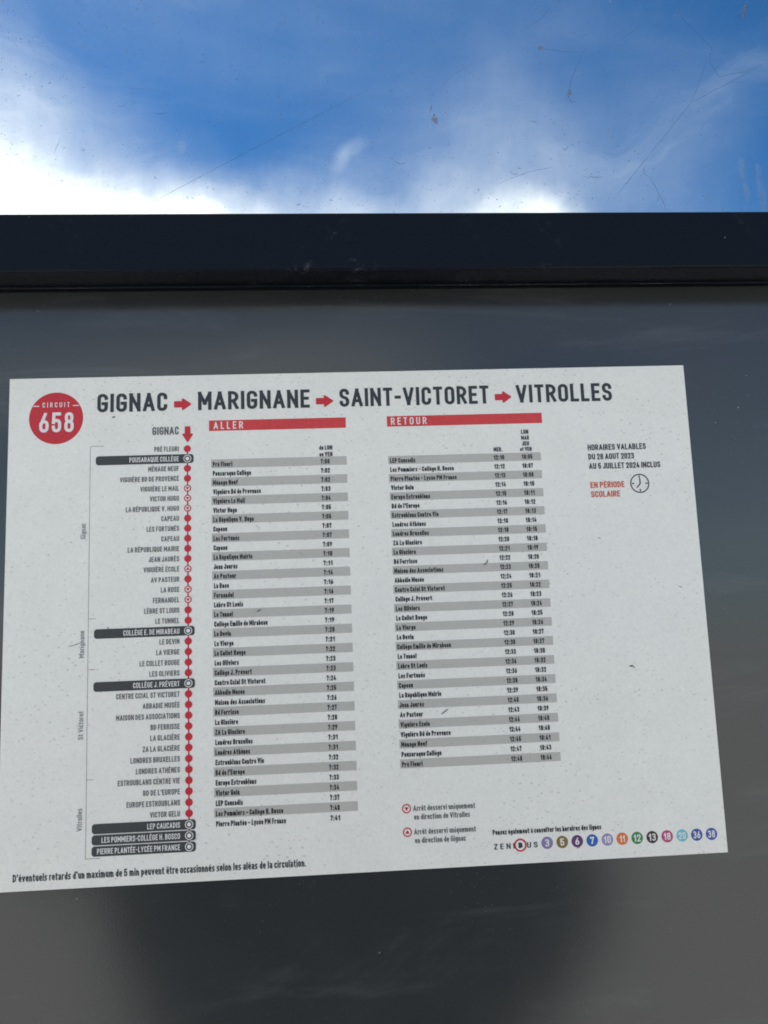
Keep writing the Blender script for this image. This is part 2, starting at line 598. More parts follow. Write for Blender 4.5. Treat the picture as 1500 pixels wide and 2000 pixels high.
# worn paint and the lip's highlight, both painted as pale dashes along the rail, and small chips on its chamfer
M_WORN_GLINT = mark_material('worn_paint_glint', (0.22, 0.23, 0.25), 0.55, 900, 0.40, 0.62)
for xa, xb, zz, yy, wd in [(256, 296, 56.95, -0.0026, .40), (299, 330, 56.9, -0.0026, .35), (336, 362, 56.95, -0.0026, .3), (180, 188, 57.0, -0.0027, .45),
                           (20, 52, 56.9, -0.0026, .22), (392, 420, 56.9, -0.0026, .25)]:
    wpart('worn_glint', ribbon([(xa, zz), ((xa + xb) / 2, zz + .03), (xb, zz)], wd, yy, 0.06, 6), M_WORN_GLINT, rail)
for pts, wd, jit, sub in [
    ([(71.1, 111.4), (149.8, 156.5), (226.5, 199.2)], 0.34, 0.03, 8),
    ([(382.1, 115.7), (444.1, 189.8), (500.8, 220.0)], 0.38, 0.05, 8),
    ([(444.1, 189.8), (451, 205), (457.5, 220.4)], 0.32, 0.05, 6),
    ([(436.6, 262.9), (447, 248), (462.0, 230.1), (459.3, 220.4), (465.5, 209.0), (483.8, 212.9), (500.9, 220.7)], 0.42, 0.35, 5),
    ([(408.6, 144.9), (407.0, 137.6), (411.4, 135.0), (417.2, 121.1), (420.7, 112.0)], 0.42, 0.3, 5),
    ([(361.7, 200.7), (359.0, 196.2), (361.0, 189.4), (364.2, 190.2)], 0.5, 0.3, 4),
    ([(316.5, 140.2), (318.3, 138), (320.1, 137.3), (322.6, 138.4)], 0.5, 0.1, 4),
    ([(352.7, 156.7), (355.0, 154.5), (356.9, 157.4)], 0.5, 0.1, 4),
    ([(337.2, 230.9), (344.1, 229.1), (358.1, 226.9), (368.7, 226.6), (376.6, 228.2)], 0.36, 0.25, 5),
    ([(491.4, 265.6), (488.1, 257.6), (486.5, 252.5)], 0.6, 0.4, 4),
    ([(373, 229), (366, 214), (362, 205), (360, 198)], 0.32, 0.3, 4),
    ([(24, 162), (20.5, 152)], 0.4, 0.1, 4),
    ([(85, 180.0), (93, 180.6)], 0.45, 0.1, 4),
    ([(240, 147), (244, 144.8), (248, 145)], 0.45, 0.1, 4),
    ([(262, 190), (281, 208), (300, 221)], 0.22, 0.15, 6),
    ([(398, 236), (414, 247)], 0.25, 0.1, 6),
    ([(330, 242), (345, 252), (352, 262)], 0.28, 0.4, 5),
    ([(306, 130), (330, 139), (346, 143)], 0.35, 0.5, 5),
]:
    wpart('scratch', ribbon(pts, wd, YP, jit, sub), M_PSCR, pane)
# many short hairline nicks: one joined part
bm = bmesh.new()
for i in range(560):
    x, z = random.uniform(-15, 505), random.uniform(102, 268)
    if random.random() > 0.45 + 0.5 * (x / 505):
        continue
    a = random.gauss(0.2, 0.9)
    L = random.uniform(0.8, 3.4)
    k = random.uniform(-0.5, 0.5)
    p3 = [(x, z), (x + math.cos(a) * L / 2, z + math.sin(a) * L / 2), (x + math.cos(a + k) * L, z + math.sin(a + k) * L)]
    b2 = ribbon(p3, random.uniform(0.15, 0.32), YP, 0.05, 2)
    me_t = bpy.data.meshes.new('t')
    b2.to_mesh(me_t)
    b2.free()
    bm.from_mesh(me_t)
    bpy.data.meshes.remove(me_t)
nick = wpart('fine_scratches', bm, M_PSCR, pane)
nick['kind'] = 'stuff'


def blot(cx, cz, rx, rz, y, seed, rough_=0.35, n=36, tilt=0.0):
    rnd = random.Random(seed)
    ph = [(rnd.uniform(0.3, 1.0) * rough_ / k, rnd.uniform(0, 6.28), k) for k in range(2, 8)]
    b_ = bmesh.new()
    c = b_.verts.new((cx / 1000, y - 0.0001, Z0 + cz / 1000))
    vs = []
    for i in range(n):
        a = 2 * math.pi * i / n
        r = 1 + sum(A * math.sin(k * a + p) for A, p, k in ph)
        u, v = rx * r * math.cos(a), rz * r * math.sin(a)
        vs.append(b_.verts.new(((cx + u * math.cos(tilt) - v * math.sin(tilt)) / 1000, y, Z0 + (cz + u * math.sin(tilt) + v * math.cos(tilt)) / 1000)))
    for i in range(n):
        b_.faces.new((c, vs[(i + 1) % n], vs[i]))
    bmesh.ops.recalc_face_normals(b_, faces=b_.faces)
    return b_


for i, (x, z, rx, rz, tl) in enumerate([(268.3, 176.8, 2.0, 3.2, 0.0), (360.5, 196, 1.0, 3.0, -0.2), (487.5, 259.5, 1.6, 4.0, -0.3), (343, 229.6, 2.6, 1.0, 0.1), (266, 184.8, 0.4, 2.8, -.15)]):
    wpart('dried_dirt', blot(x, z, rx, rz, 0.0058, i + 3, 0.7, tilt=tl), M_PBLOB, pane)
for i, (x, z, rx, rz, tl) in enumerate([(475.5, 134, 2.6, 14.5, 0.06), (486.5, 127, 2.7, 17.0, 0.03)]):
    wpart('dried_run', blot(x, z, rx, rz, 0.0058, i + 20, 0.35, 60, tl), M_DRIP, pane)
M_SPOT = mark_material('pane_water_spot', (0.45, 0.55, 0.68), 0.16, 60, 0.1, 0.3)
wpart('water_spot', blot(101.8, 156.6, 3.3, 4.3, 0.0058, 31, 0.12), M_SPOT, pane)


# ------------------------------------------------------------------ the photographer (only seen mirrored in the board)
M_SKIN = simple('skin', (0.42, 0.26, 0.19), 0.55, 0, 30, 0.08)
M_JACKET = simple('navy_jacket', (0.055, 0.062, 0.068), 0.9, 0.3, 200, 0.3)
M_JEANS = simple('dark_jeans', (0.02, 0.025, 0.04), 0.9, 0.3, 200, 0.3)
M_SHOE = simple('black_leather', (0.012, 0.012, 0.012), 0.5, 0, 60, 0.2)
M_HAIR = simple('brown_hair', (0.03, 0.018, 0.01), 0.6, 0.4, 200, 0.4)
M_PHONE = simple('phone_black', (0.01, 0.01, 0.011), 0.25, 0, 40, 0.1)
M_LENS = simple('lens_glass', (0.004, 0.004, 0.008), 0.05, 0, 40, 0.1)


def skin_obj(name, verts, edges, mat, parent, root=0, sub=2):
    """verts: (x, y, z, rx[, ry]) joined by edges and grown into one tapering surface"""
    me = bpy.data.meshes.new(name)
    me.from_pydata([v[:3] for v in verts], edges, [])
    o = bpy.data.objects.new(name, me)
    COL.objects.link(o)
    o.parent = parent
    md = o.modifiers.new('skin', 'SKIN')
    md.use_smooth_shade = True
    if not me.skin_vertices:
        me.attributes.new('skin', 'FLOAT', 'POINT') if False else None
        bm_ = bmesh.new()
        bm_.from_mesh(me)
        bm_.verts.layers.skin.verify()
        bm_.to_mesh(me)
        bm_.free()
    for i, v in enumerate(verts):
        sv = me.skin_vertices[0].data[i]
        sv.radius = (v[4] if len(v) > 4 else v[3], v[3])
        sv.use_root = (i == root)
    sd = o.modifiers.new('sub', 'SUBSURF')
    sd.levels = sd.render_levels = sub
    me.materials.append(mat)
    return o


PX, PY = 0.200, -0.765
pers = empty('person', (PX, PY, 0.0), 'person in a dark jacket holding up a phone, mirrored in the dark board', 'person')
BV = [(0, 0, .96, .12, .08), (0, 0, 1.10, .10, .07), (0, 0, 1.28, .11, .07), (0, -.01, 1.42, .08, .06), (0, 0, 1.49, .050), (0, .02, 1.56, .050),
      (0, .025, 1.64, .080, .098), (0, .02, 1.725, .078, .092),
      (-.17, -.01, 1.41, .055), (-.41, .04, 1.17, .042), (-.14, .18, 1.27, .032), (-.095, .215, 1.335, .026),
      (.17, -.01, 1.41, .055), (.20, .04, 1.12, .042), (.13, .18, 1.27, .032), (.085, .215, 1.335, .026),
      (-.10, 0, .86, .085), (-.11, .01, .50, .055), (-.12, -.02, .10, .038), (-.125, .10, .035, .032),
      (.10, 0, .86, .085), (.11, .01, .50, .055), (.12, -.02, .10, .038), (.125, .10, .035, .032)]
BE = [(0, 1), (1, 2), (2, 3), (3, 4), (4, 5), (5, 6), (6, 7), (3, 8), (8, 9), (9, 10), (10, 11), (3, 12), (12, 13), (13, 14), (14, 15),
      (0, 16), (16, 17), (17, 18), (18, 19), (0, 20), (20, 21), (21, 22), (22, 23)]
body = skin_obj('body', BV, BE, M_SKIN, pers)
JV = [(.20, 0, .80, .44, .17), (.025, 0, .99, .39, .15), (-.14, 0, 1.22, .31, .13), (0, -.01, 1.42, .13, .10), (0, 0, 1.475, .075),
      (-.18, -.01, 1.41, .078), (-.41, .04, 1.17, .085), (-.15, .165, 1.262, .055),
      (.18, -.01, 1.41, .078), (.21, .04, 1.12, .075), (.14, .165, 1.262, .055)]
JE = [(0, 1), (1, 2), (2, 3), (3, 4), (3, 5), (5, 6), (6, 7), (3, 8), (8, 9), (9, 10)]
skin_obj('jacket', JV, JE, M_JACKET, pers)
TV = [(0, 0, .95, .155, .115), (-.10, 0, .84, .105), (-.11, .01, .50, .075), (-.12, -.02, .09, .062), (.10, 0, .84, .105), (.11, .01, .50, .075), (.12, -.02, .09, .062)]
skin_obj('trousers', TV, [(0, 1), (1, 2), (2, 3), (0, 4), (4, 5), (5, 6)], M_JEANS, pers)
for sx in (-1, 1):
    skin_obj('shoe', [(sx * .12, -.05, .05, .046), (sx * .123, .06, .042, .046, .040), (sx * .128, .16, .034, .040, .030)], [(0, 1), (1, 2)], M_SHOE, pers)
skin_obj('hair', [(0, -.018, 1.63, .086, .078), (0, -.010, 1.72, .090, .098), (0, .02, 1.775, .066, .075)], [(0, 1), (1, 2)], M_HAIR, pers)
skin_obj('nose', [(0, .098, 1.665, .010), (0, .112, 1.640, .013)], [(0, 1)], M_SKIN, pers)
M_EYE = simple('eye_white', (0.6, 0.6, 0.58), 0.2, 0, 40, 0.05)
M_LIP = simple('lips', (0.36, 0.14, 0.12), 0.5, 0, 40, 0.1)
for sx in (-1, 1):
    b_ = bmesh.new()
    bmesh.ops.create_uvsphere(b_, u_segments=16, v_segments=10, radius=0.0125)
    obj('eye', b_, M_EYE, pers, (sx * .030, .086, 1.672))
    skin_obj('ear', [(sx * .082, .015, 1.67, .012, .008), (sx * .086, .008, 1.635, .010, .007)], [(0, 1)], M_SKIN, pers)
    skin_obj('eyebrow', [(sx * .016, .098, 1.692, .004), (sx * .044, .086, 1.693, .004)], [(0, 1)], M_HAIR, pers)
    # the hand: palm, four unequal fingers bent round the phone's edge, thumb on its near side
    hv = [(sx * .095, .215, 1.335, .024, .018), (sx * .088, .238, 1.365, .030, .016)]
    he = [(0, 1)]
    for k, (dz, ln) in enumerate(((.050, .90), (.030, 1.0), (.010, .95), (-.010, .78))):
        i0 = len(hv)
        hv += [(sx * .086, .240, 1.366 + dz * .6, .0085), (sx * .078, .252 + .006 * ln, 1.372 + dz, .0080),
               (sx * (.074 - .020 * ln), .264, 1.374 + dz, .0070), (sx * (.074 - .038 * ln), .264, 1.373 + dz, .0060)]
        he += [(1, i0), (i0, i0 + 1), (i0 + 1, i0 + 2), (i0 + 2, i0 + 3)]
    i0 = len(hv)
    hv += [(sx * .074, .228, 1.378, .011), (sx * .058, .232, 1.398, .010), (sx * .044, .238, 1.412, .008)]
    he += [(0, i0), (i0, i0 + 1), (i0 + 1, i0 + 2)]
    skin_obj('hand', hv, he, M_SKIN, pers)
skin_obj('mouth', [(-.020, .086, 1.606, .004), (0, .092, 1.606, .005), (.020, .086, 1.606, .004)], [(0, 1), (1, 2)], M_LIP, pers)

ph = empty('smartphone', (0.1976857 + 0.03, -0.5065, Z0 - 0.2100), 'black smartphone held upright in both hands before the board', 'phone', (R(-8), 0, R(3)))
b_ = bmesh.new()
box(b_, -0.037, 0.037, -0.004, 0.004, -0.078, 0.072, 0.0035)
obj('phone_body', b_, M_PHONE, ph)
b_ = bmesh.new()
box(b_, -0.034, 0.034, -0.00435, -0.00405, -0.073, 0.067)
obj('phone_screen', b_, M_LENS, ph)
b_ = bmesh.new()
box(b_, -0.034, -0.006, 0.0041, 0.0060, 0.036, 0.066, 0.0008)
obj('camera_bump', b_, M_LENS, ph)


# ------------------------------------------------------------------ lettering: condensed strokes, cut as flat print
def fillet(pts, closed, H):
    """points (x, y) or (x, y, r): corners with r become arcs"""
    n = len(pts)
    outp = []
    for i, p in enumerate(pts):
        if len(p) == 2 or (not closed and i in (0, n - 1)):
            outp.append(Vector((p[0], p[1])))
            continue
        c = Vector((p[0], p[1]))
        a = Vector(pts[i - 1][:2])
        b = Vector(pts[(i + 1) % n][:2])
        da, db = a - c, b - c
        na = len(pts[i - 1]) == 3
        nb = len(pts[(i + 1) % n]) == 3
        la = da.length * (0.5 if na else 1.0)
        lb = db.length * (0.5 if nb else 1.0)
        r = min(p[2], la, lb)
        if r < 1e-5:
            outp.append(c)
            continue
        p0, p1 = c + da.normalized() * r, c + db.normalized() * r
        for k in range(6):
            t = k / 5
            # quadratic-to-circular blend
            q = (1 - t) ** 2 * p0 + 2 * t * (1 - t) * c + t * t * p1
            mid = p0.lerp(p1, t)
            outp.append(q + (q - mid) * -0.17)
    res = [outp[0]]
    for q in outp[1:]:
        if (q - res[-1]).length > 1e-5:
            res.append(q)
    if closed and (res[0] - res[-1]).length < 1e-5:
        res.pop()
    return res


XH = 0.73
GW = dict(A=.56, B=.5, C=.48, D=.5, E=.44, F=.42, G=.5, H=.5, I=0, J=.42, K=.52, L=.42, M=.64, N=.53, O=.5, P=.48, Q=.5,
          R=.5, S=.48, T=.46, U=.5, V=.54, W=.8, X=.54, Y=.54, Z=.46,
          a=.4, b=.41, c=.37, d=.41, e=.4, f=.27, g=.41, h=.41, i=0, j=.12, k=.42, l=0, m=.64, n=.41, o=.41, p=.41, q=.41,
          r=.27, s=.37, t=.28, u=.41, v=.43, w=.66, x=.43, y=.43, z=.37)
for ch in '0235689':
    GW[ch] = .46
GW.update({'1': .26, '4': .48, '7': .44, "'": 0, '-': .26, '.': 0, ':': 0, ' ': .12})
K = 9.0   # 'as round as fits'


def strokes(c, s):
    """list of (points, closed) in 0..1 of the letter's own box, plus the box height"""
    T = (1 - s) / (XH - s)
    De = -0.24 / (XH - s)
    U = {
        'A': [([(0, 0), (.5, 1), (1, 0)], 0), ([(.16, .28), (.84, .28)], 0)],
        'B': [([(0, 0), (0, 1), (.94, 1, K), (.94, .53, K), (0, .53)], 0), ([(0, .53), (1, .53, K), (1, 0, K), (0, 0)], 0)],
        'C': [([(1, .76), (1, 1, K), (0, 1, K), (0, 0, K), (1, 0, K), (1, .24)], 0)],
        'D': [([(0, 0), (0, 1), (1, 1, K), (1, 0, K)], 1)],
        'E': [([(1, 1), (0, 1), (0, 0), (1, 0)], 0), ([(0, .52), (.85, .52)], 0)],
        'F': [([(1, 1), (0, 1), (0, 0)], 0), ([(0, .5), (.85, .5)], 0)],
        'G': [([(1, .80), (1, 1, K), (0, 1, K), (0, 0, K), (1, 0, K), (1, .46), (.6, .46)], 0)],
        'H': [([(0, 0), (0, 1)], 0), ([(1, 0), (1, 1)], 0), ([(0, .52), (1, .52)], 0)],
        'I': [([(0, 0), (0, 1)], 0)],
        'J': [([(1, 1), (1, 0, K), (0, 0, K), (0, .22)], 0)],
        'K': [([(0, 0), (0, 1)], 0), ([(1, 1), (.05, .36)], 0), ([(.4, .6), (1, 0)], 0)],
        'L': [([(0, 1), (0, 0), (1, 0)], 0)],
        'M': [([(0, 0), (0, 1), (.5, .34), (1, 1), (1, 0)], 0)],
        'N': [([(0, 0), (0, 1), (1, 0), (1, 1)], 0)],
        'O': [([(0, 0, K), (0, 1, K), (1, 1, K), (1, 0, K)], 1)],
        'P': [([(0, 0), (0, 1), (1, 1, K), (1, .44, K), (0, .44)], 0)],
        'Q': [([(0, 0, K), (0, 1, K), (1, 1, K), (1, 0, K)], 1), ([(.6, .25), (1.05, -.08)], 0)],
        'R': [([(0, 0), (0, 1), (1, 1, K), (1, .46, K), (0, .46)], 0), ([(.5, .46), (1, 0)], 0)],
        'S': [([(1, .80), (1, 1, K), (0, 1, K), (0, .54, K), (1, .48, K), (1, 0, K), (0, 0, K), (0, .20)], 0)],
        'T': [([(0, 1), (1, 1)], 0), ([(.5, 1), (.5, 0)], 0)],
        'U': [([(0, 1), (0, 0, K), (1, 0, K), (1, 1)], 0)],
        'V': [([(0, 1), (.5, 0), (1, 1)], 0)],
        'W': [([(0, 1), (.25, 0), (.5, .9), (.75, 0), (1, 1)], 0)],
        'X': [([(0, 0), (1, 1)], 0), ([(0, 1), (1, 0)], 0)],
        'Y': [([(0, 1), (.5, .45), (1, 1)], 0), ([(.5, .45), (.5, 0)], 0)],
        'Z': [([(0, 1), (1, 1), (0, 0), (1, 0)], 0)],
        '0': [([(0, 0, K), (0, 1, K), (1, 1, K), (1, 0, K)], 1)],
        '1': [([(0, .72), (1, 1), (1, 0)], 0)],
        '2': [([(0, .74), (0, 1, K), (1, 1, K), (1, .60, .12), (0, 0), (1, 0)], 0)],
        '3': [([(0, .88), (0, 1, K), (1, 1, K), (1, .54, K), (.45, .54)], 0), ([(.45, .54), (1, .54, K), (1, 0, K), (0, 0, K), (0, .12)], 0)],
        '4': [([(.5, 1), (0, .22), (1, .22)], 0), ([(.74, .48), (.74, 0)], 0)],
        '5': [([(.95, 1), (.06, 1), (.0, .50), (.0, .60, .1), (1, .62, K), (1, 0, K), (0, 0, K), (0, .22)], 0)],
        '6': [([(0, 0, K), (0, .56, K), (1, .56, K), (1, 0, K)], 1), ([(.68, 1), (.02, .38)], 0)],
        '7': [([(0, .84), (0, 1), (1, 1), (.36, 0)], 0)],
        '8': [([(0, 0, K), (0, .54, K), (1, .54, K), (1, 0, K)], 1), ([(.06, .54, K), (.06, 1, K), (.94, 1, K), (.94, .54, K)], 1)],
        '9': [([(0, .44, K), (0, 1, K), (1, 1, K), (1, .44, K)], 1), ([(.32, 0), (.98, .62)], 0)],
        '-': [([(0, .46), (1, .46)], 0)],
        '.': [([(0, -.01), (0, .01)], 0)],
        ':': [([(0, .02), (0, .05)], 0), ([(0, .62), (0, .65)], 0)],
        "'": [([(0, 1), (0, .82)], 0)],
        ' ': [],
    }
    L = {
        'a': [([(.06, .98), (.5, 1), (1, 1, K), (1, 0)], 0), ([(0, 0, K), (0, .58, K), (1, .58), (1, 0)], 1)],
        'b': [([(0, T), (0, 0), (1, 0, K), (1, 1, K), (0, 1)], 0)],
        'c': [([(1, .86), (1, 1, K), (0, 1, K), (0, 0, K), (1, 0, K), (1, .14)], 0)],
        'd': [([(1, T), (1, 0), (0, 0, K), (0, 1, K), (1, 1)], 0)],
        'e': [([(0, .48), (1, .48), (1, 1, K), (0, 1, K), (0, 0, K), (.95, 0)], 0)],
        'f': [([(1, T), (.35, T, .12), (.35, 0)], 0), ([(0, 1), (1, 1)], 0)],
        'g': [([(1, 1), (0, 1, K), (0, 0, K), (1, 0)], 0), ([(1, 1), (1, De, K), (.08, De)], 0)],
        'h': [([(0, T), (0, 0)], 0), ([(0, 1), (1, 1, K), (1, 0)], 0)],
        'i': [([(0, 0), (0, 1)], 0), ([(0, T * .97), (0, T)], 0)],
        'j': [([(1, 1), (1, De, .1), (0, De)], 0), ([(1, T * .97), (1, T)], 0)],
        'k': [([(0, 0), (0, T)], 0), ([(1, 1), (.05, .4)], 0), ([(.35, .6), (1, 0)], 0)],
        'l': [([(0, T), (0, 0)], 0)],
        'm': [([(0, 0), (0, 1)], 0), ([(0, 1), (.5, 1, K), (.5, 0)], 0), ([(.5, 1), (1, 1, K), (1, 0)], 0)],
        'n': [([(0, 0), (0, 1), (1, 1, K), (1, 0)], 0)],
        'o': [([(0, 0, K), (0, 1, K), (1, 1, K), (1, 0, K)], 1)],
        'p': [([(0, De), (0, 1), (1, 1, K), (1, 0, K), (0, 0)], 0)],
        'q': [([(1, De), (1, 1), (0, 1, K), (0, 0, K), (1, 0)], 0)],
        'r': [([(0, 0), (0, 1), (1, 1)], 0)],
        's': [([(.95, 1), (0, 1, K), (0, .54, K), (1, .48, K), (1, 0, K), (.02, 0)], 0)],
        't': [([(.35, T * .93), (.35, 0, .12), (1, 0)], 0), ([(0, 1), (1, 1)], 0)],
        'u': [([(0, 1), (0, 0, K), (1, 0)], 0), ([(1, 1), (1, 0)], 0)],
        'v': [([(0, 1), (.5, 0), (1, 1)], 0)],
        'w': [([(0, 1), (.25, 0), (.5, .9), (.75, 0), (1, 1)], 0)],
        'x': [([(0, 0), (1, 1)], 0), ([(0, 1), (1, 0)], 0)],
        'y': [([(0, 1), (.5, 0)], 0), ([(1, 1), (.3, De)], 0)],
        'z': [([(0, 1), (1, 1), (0, 0), (1, 0)], 0)],
    }
    if c in U:
        return U[c], 1.0
    return L[c], XH


def runs_of(path, closed):
    """cut a path where it turns sharply, so every corner is square"""
    n = len(path)
    sharp = []
    for i in range(n):
        if not closed and i in (0, n - 1):
            continue
        d1, d2 = path[i] - path[i - 1], path[(i + 1) % n] - path[i]
        if d1.length > 1e-6 and d2.length > 1e-6 and d1.normalized().dot(d2.normalized()) < 0.55:
            sharp.append(i)
    if closed and not sharp:
        return [(True, list(path))]
    res = []
    if closed:
        for a, b in zip(sharp, sharp[1:] + [sharp[0] + n]):
            res.append((False, [path[k % n].copy() for k in range(a, b + 1)]))
    else:
        cuts = [0] + sharp + [n - 1]
        for a, b in zip(cuts, cuts[1:]):
            res.append((False, [path[k].copy() for k in range(a, b + 1)]))
    return res


ACC = {'é': ('e', 1), 'è': ('e', -1), 'ê': ('e', 0), 'à': ('a', -1), 'É': ('E', 1), 'È': ('E', -1)}
CACHE = {}


def glyph(c, s):
    """(width, verts, tris) for capital height 1 and stroke s; overlapping strokes are united"""
    key = (c, s)
    if key in CACHE:
        return CACHE[key]
    base, acc = ACC.get(c, (c, None))
    st, H = strokes(base, s)
    gw = max(GW[base], 0)
    if gw:
        gw = max(gw, s * 1.9)
    else:
        gw = s
    W = gw
    polys = []
    for pts, closed in st:
        q = [((p[0] * (W - s) + s / 2), (p[1] * (H - s) + s / 2)) + ((p[2],) if len(p) > 2 else ()) for p in pts]
        path = fillet(q, bool(closed), H)
        for run in runs_of(path, bool(closed)):
            loop = run[0]
            pth = run[1]
            if not loop:
                d0 = (pth[0] - pth[1]).normalized() * s / 2
                d1 = (pth[-1] - pth[-2]).normalized() * s / 2
                pth[0] = pth[0] + d0
                pth[-1] = pth[-1] + d1
            n = len(pth)
            left, right = [], []
            for i, p in enumerate(pth):
                if loop:
                    a, b = pth[i - 1], pth[(i + 1) % n]
                else:
                    a, b = pth[max(0, i - 1)], pth[min(n - 1, i + 1)]
                d1 = (p - a).normalized() if (p - a).length > 1e-6 else (b - p).normalized()
                d2 = (b - p).normalized() if (b - p).length > 1e-6 else d1
                n1, n2 = Vector((-d1.y, d1.x)), Vector((-d2.y, d2.x))
                nn = (n1 + n2).normalized()
                k = min(1 / max(nn.dot(n1), 0.5), 1.5)
                left.append(p + nn * s / 2 * k)
                right.append(p - nn * s / 2 * k)
            for i in range(n if loop else n - 1):
                j = (i + 1) % n
                polys.append([left[i], left[j], right[j], right[i]])
    if acc is not None:
        y0 = H + 0.07
        cx = W / 2
        if acc == 0:
            for sg in (-1, 1):
                polys.append([Vector((cx, y0 + .2)), Vector((cx, y0 + .08)), Vector((cx + sg * .16, y0 - .02)), Vector((cx + sg * .16, y0 + .09))][::sg])
        else:
            polys.append([Vector((cx - acc * .06 - .07, y0)), Vector((cx - acc * .06 + .07, y0)), Vector((cx + acc * .09 + .07, y0 + .16)), Vector((cx + acc * .09 - .07, y0 + .16))])
    lo = -0.30 if base in 'gjpqyQ' else 0.0
    hi = 1.0 if base not in 'abcdefghijklmnopqrstuvwxyz' or base in 'bdfhijklt' else XH
    verts, faces = [], []
    for pi, poly in enumerate(polys):
        area = sum(poly[i].x * poly[(i + 1) % 4].y - poly[(i + 1) % 4].x * poly[i].y for i in range(4))
        if abs(area) < 1e-7:
            continue
        if area < 0:
            poly = poly[::-1]
        f = []
        for p in poly:
            y = p.y
            if acc is None or y < H + 0.02:
                y = min(max(y, lo), hi)
            f.append(len(verts))
            verts.append(Vector((p.x, y)))
        faces.append(f)
    if not verts:
        CACHE[key] = (W, [], [])
        return CACHE[key]
    r = delaunay_2d_cdt(verts, [], faces, 1, 1e-4)
    CACHE[key] = (W, [(v.x, v.y) for v in r[0]], [tuple(f) for f, og in zip(r[2], r[5]) if og])
    return CACHE[key]


sheet = empty('timetable_sheet', (0, 0, Z0), 'white printed circuit 658 bus timetable sheet fixed to the dark grey shelter board', 'timetable', (0, R(-0.37), 0))
# in the sheet's frame: x to the right and y down, in mm; level = how many print layers above the paper
LAY = 0.00006
YS = -0.0006


def flat(name, verts, faces, mat, level, parent=None):
    y = YS - LAY * level
    me = bpy.data.meshes.new(name)
    me.from_pydata([(x / 1000, y, -z / 1000) for x, z in verts], [], faces)
    me.update()
    o = obj(name, me, mat, parent or sheet)
    return o


def text(name, s, x, y, cap, mat, right=None, align='L', stroke=0.17, track=0.10, wide=1.0, level=3, parent=None, vertical=False):
    """lettering on baseline y starting at x; right = measured right end, sets the width"""
    pen = 0.0
    V, F = [], []
    for i, c in enumerate(s):
        if c == ' ':
            pen += 0.22
            continue
        w_, vs, fs = glyph(c, stroke)
        k = len(V)
        V += [(pen + a, b) for a, b in vs]
        F += [tuple(k + q for q in f) for f in fs]
        pen += w_ + track
    pen -= track
    sx = cap * wide
    if right is not None:
        sx = abs(right - x) / pen
    width = pen * sx
    x0 = x if align == 'L' else (x - width if align == 'R' else x - width / 2)
    if vertical:      # reading upwards, x = baseline, y = lower end
        VV = [(x - b * cap, y - a * sx) for a, b in V]
    else:
        VV = [(x0 + a * sx, y - b * cap) for a, b in V]
    return flat(name, VV, F, mat, level, parent)


def disc(name, cx, cy, r, mat, level, parent=None, n=40, r_in=None):
    if r_in is None:
        V = [(cx + r * math.cos(2 * math.pi * i / n), cy + r * math.sin(2 * math.pi * i / n)) for i in range(n)]
        return flat(name, V, [tuple(range(n))], mat, level, parent)
    V, F = [], []
    for i in range(n):
        a = 2 * math.pi * i / n
        V += [(cx + r * math.cos(a), cy + r * math.sin(a)), (cx + r_in * math.cos(a), cy + r_in * math.sin(a))]
        j = (i + 1) % n
        F.append((2 * i, 2 * j, 2 * j + 1, 2 * i + 1))
    return flat(name, V, F, mat, level, parent)


def rect(name, x0, y0, x1, y1, mat, level, parent=None, r=0.0):
    if not r:
        return flat(name, [(x0, y0), (x1, y0), (x1, y1), (x0, y1)], [(0, 1, 2, 3)], mat, level, parent)
    V = []
    for cx, cy, a0 in ((x1 - r, y0 + r, -90), (x1 - r, y1 - r, 0), (x0 + r, y1 - r, 90), (x0 + r, y0 + r, 180)):
        for k in range(7):
            a = R(a0 + 15 * k)
            V.append((cx + r * math.cos(a), cy + r * math.sin(a)))
    return flat(name, V, [tuple(range(len(V)))], mat, level, parent)


def arrow(name, x0, x1, cy, h, mat, level=3, down=False):
    L = x1 - x0
    head = L * 0.56
    t = h * 0.48 / 2
    pts = [(0, -t, .5), (L - head, -t), (L - head, -h / 2, 1.1), (L, 0, .9), (L - head, h / 2, 1.1), (L - head, t), (0, t, .5)]
    p = fillet([(q[0], q[1]) + q[2:] for q in pts], True, 1)
    if down:
        V = [(cy - q.y, x0 + q.x) for q in p]
    else:
        V = [(x0 + q.x, cy + q.y) for q in p]
    return flat(name, V, [tuple(range(len(V)))], mat, level)


# the paper itself: a thin sheet with thickness, edges a hair uneven
bm = bmesh.new()
box(bm, 0, 0.420, YS, -0.0001, -0.297, 0)
obj('paper', bm, M_PAPER, sheet)

# title line
for s_, x, r_ in (('GIGNAC', 52.6, 94.7), ('MARIGNANE', 113.4, 181.7), ('SAINT-VICTORET', 200.2, 293.6), ('VITROLLES', 311.0, 372.1)):
    text('title_word', s_, x, 22.2, 11.6, M_INK, right=r_, stroke=0.165, track=0.115)
for x, r_ in ((98.8, 109.7), (185.6, 196.7), (297.4, 308.2)):
    arrow('title_arrow', x, r_, 18.25, 8.4, M_RED)

# route badge
badge = disc('route_badge', 28.1, 25.2, 16.1, M_RED, 1, n=72)
text('route_number', '658', 18.2, 34.0, 12.4, M_WHITE, right=38.6, stroke=0.155, track=0.16, level=2, parent=badge)
text('badge_caption', 'CIRCUIT', 19.9, 18.4, 3.1, M_WHITE, right=36.0, stroke=0.15, track=0.42, level=2, parent=badge)
rect('badge_dash', 14.4, 17.2, 17.9, 17.8, M_WHITE, 2, badge)
rect('badge_dash', 38.0, 17.2, 41.6, 17.8, M_WHITE, 2, badge)

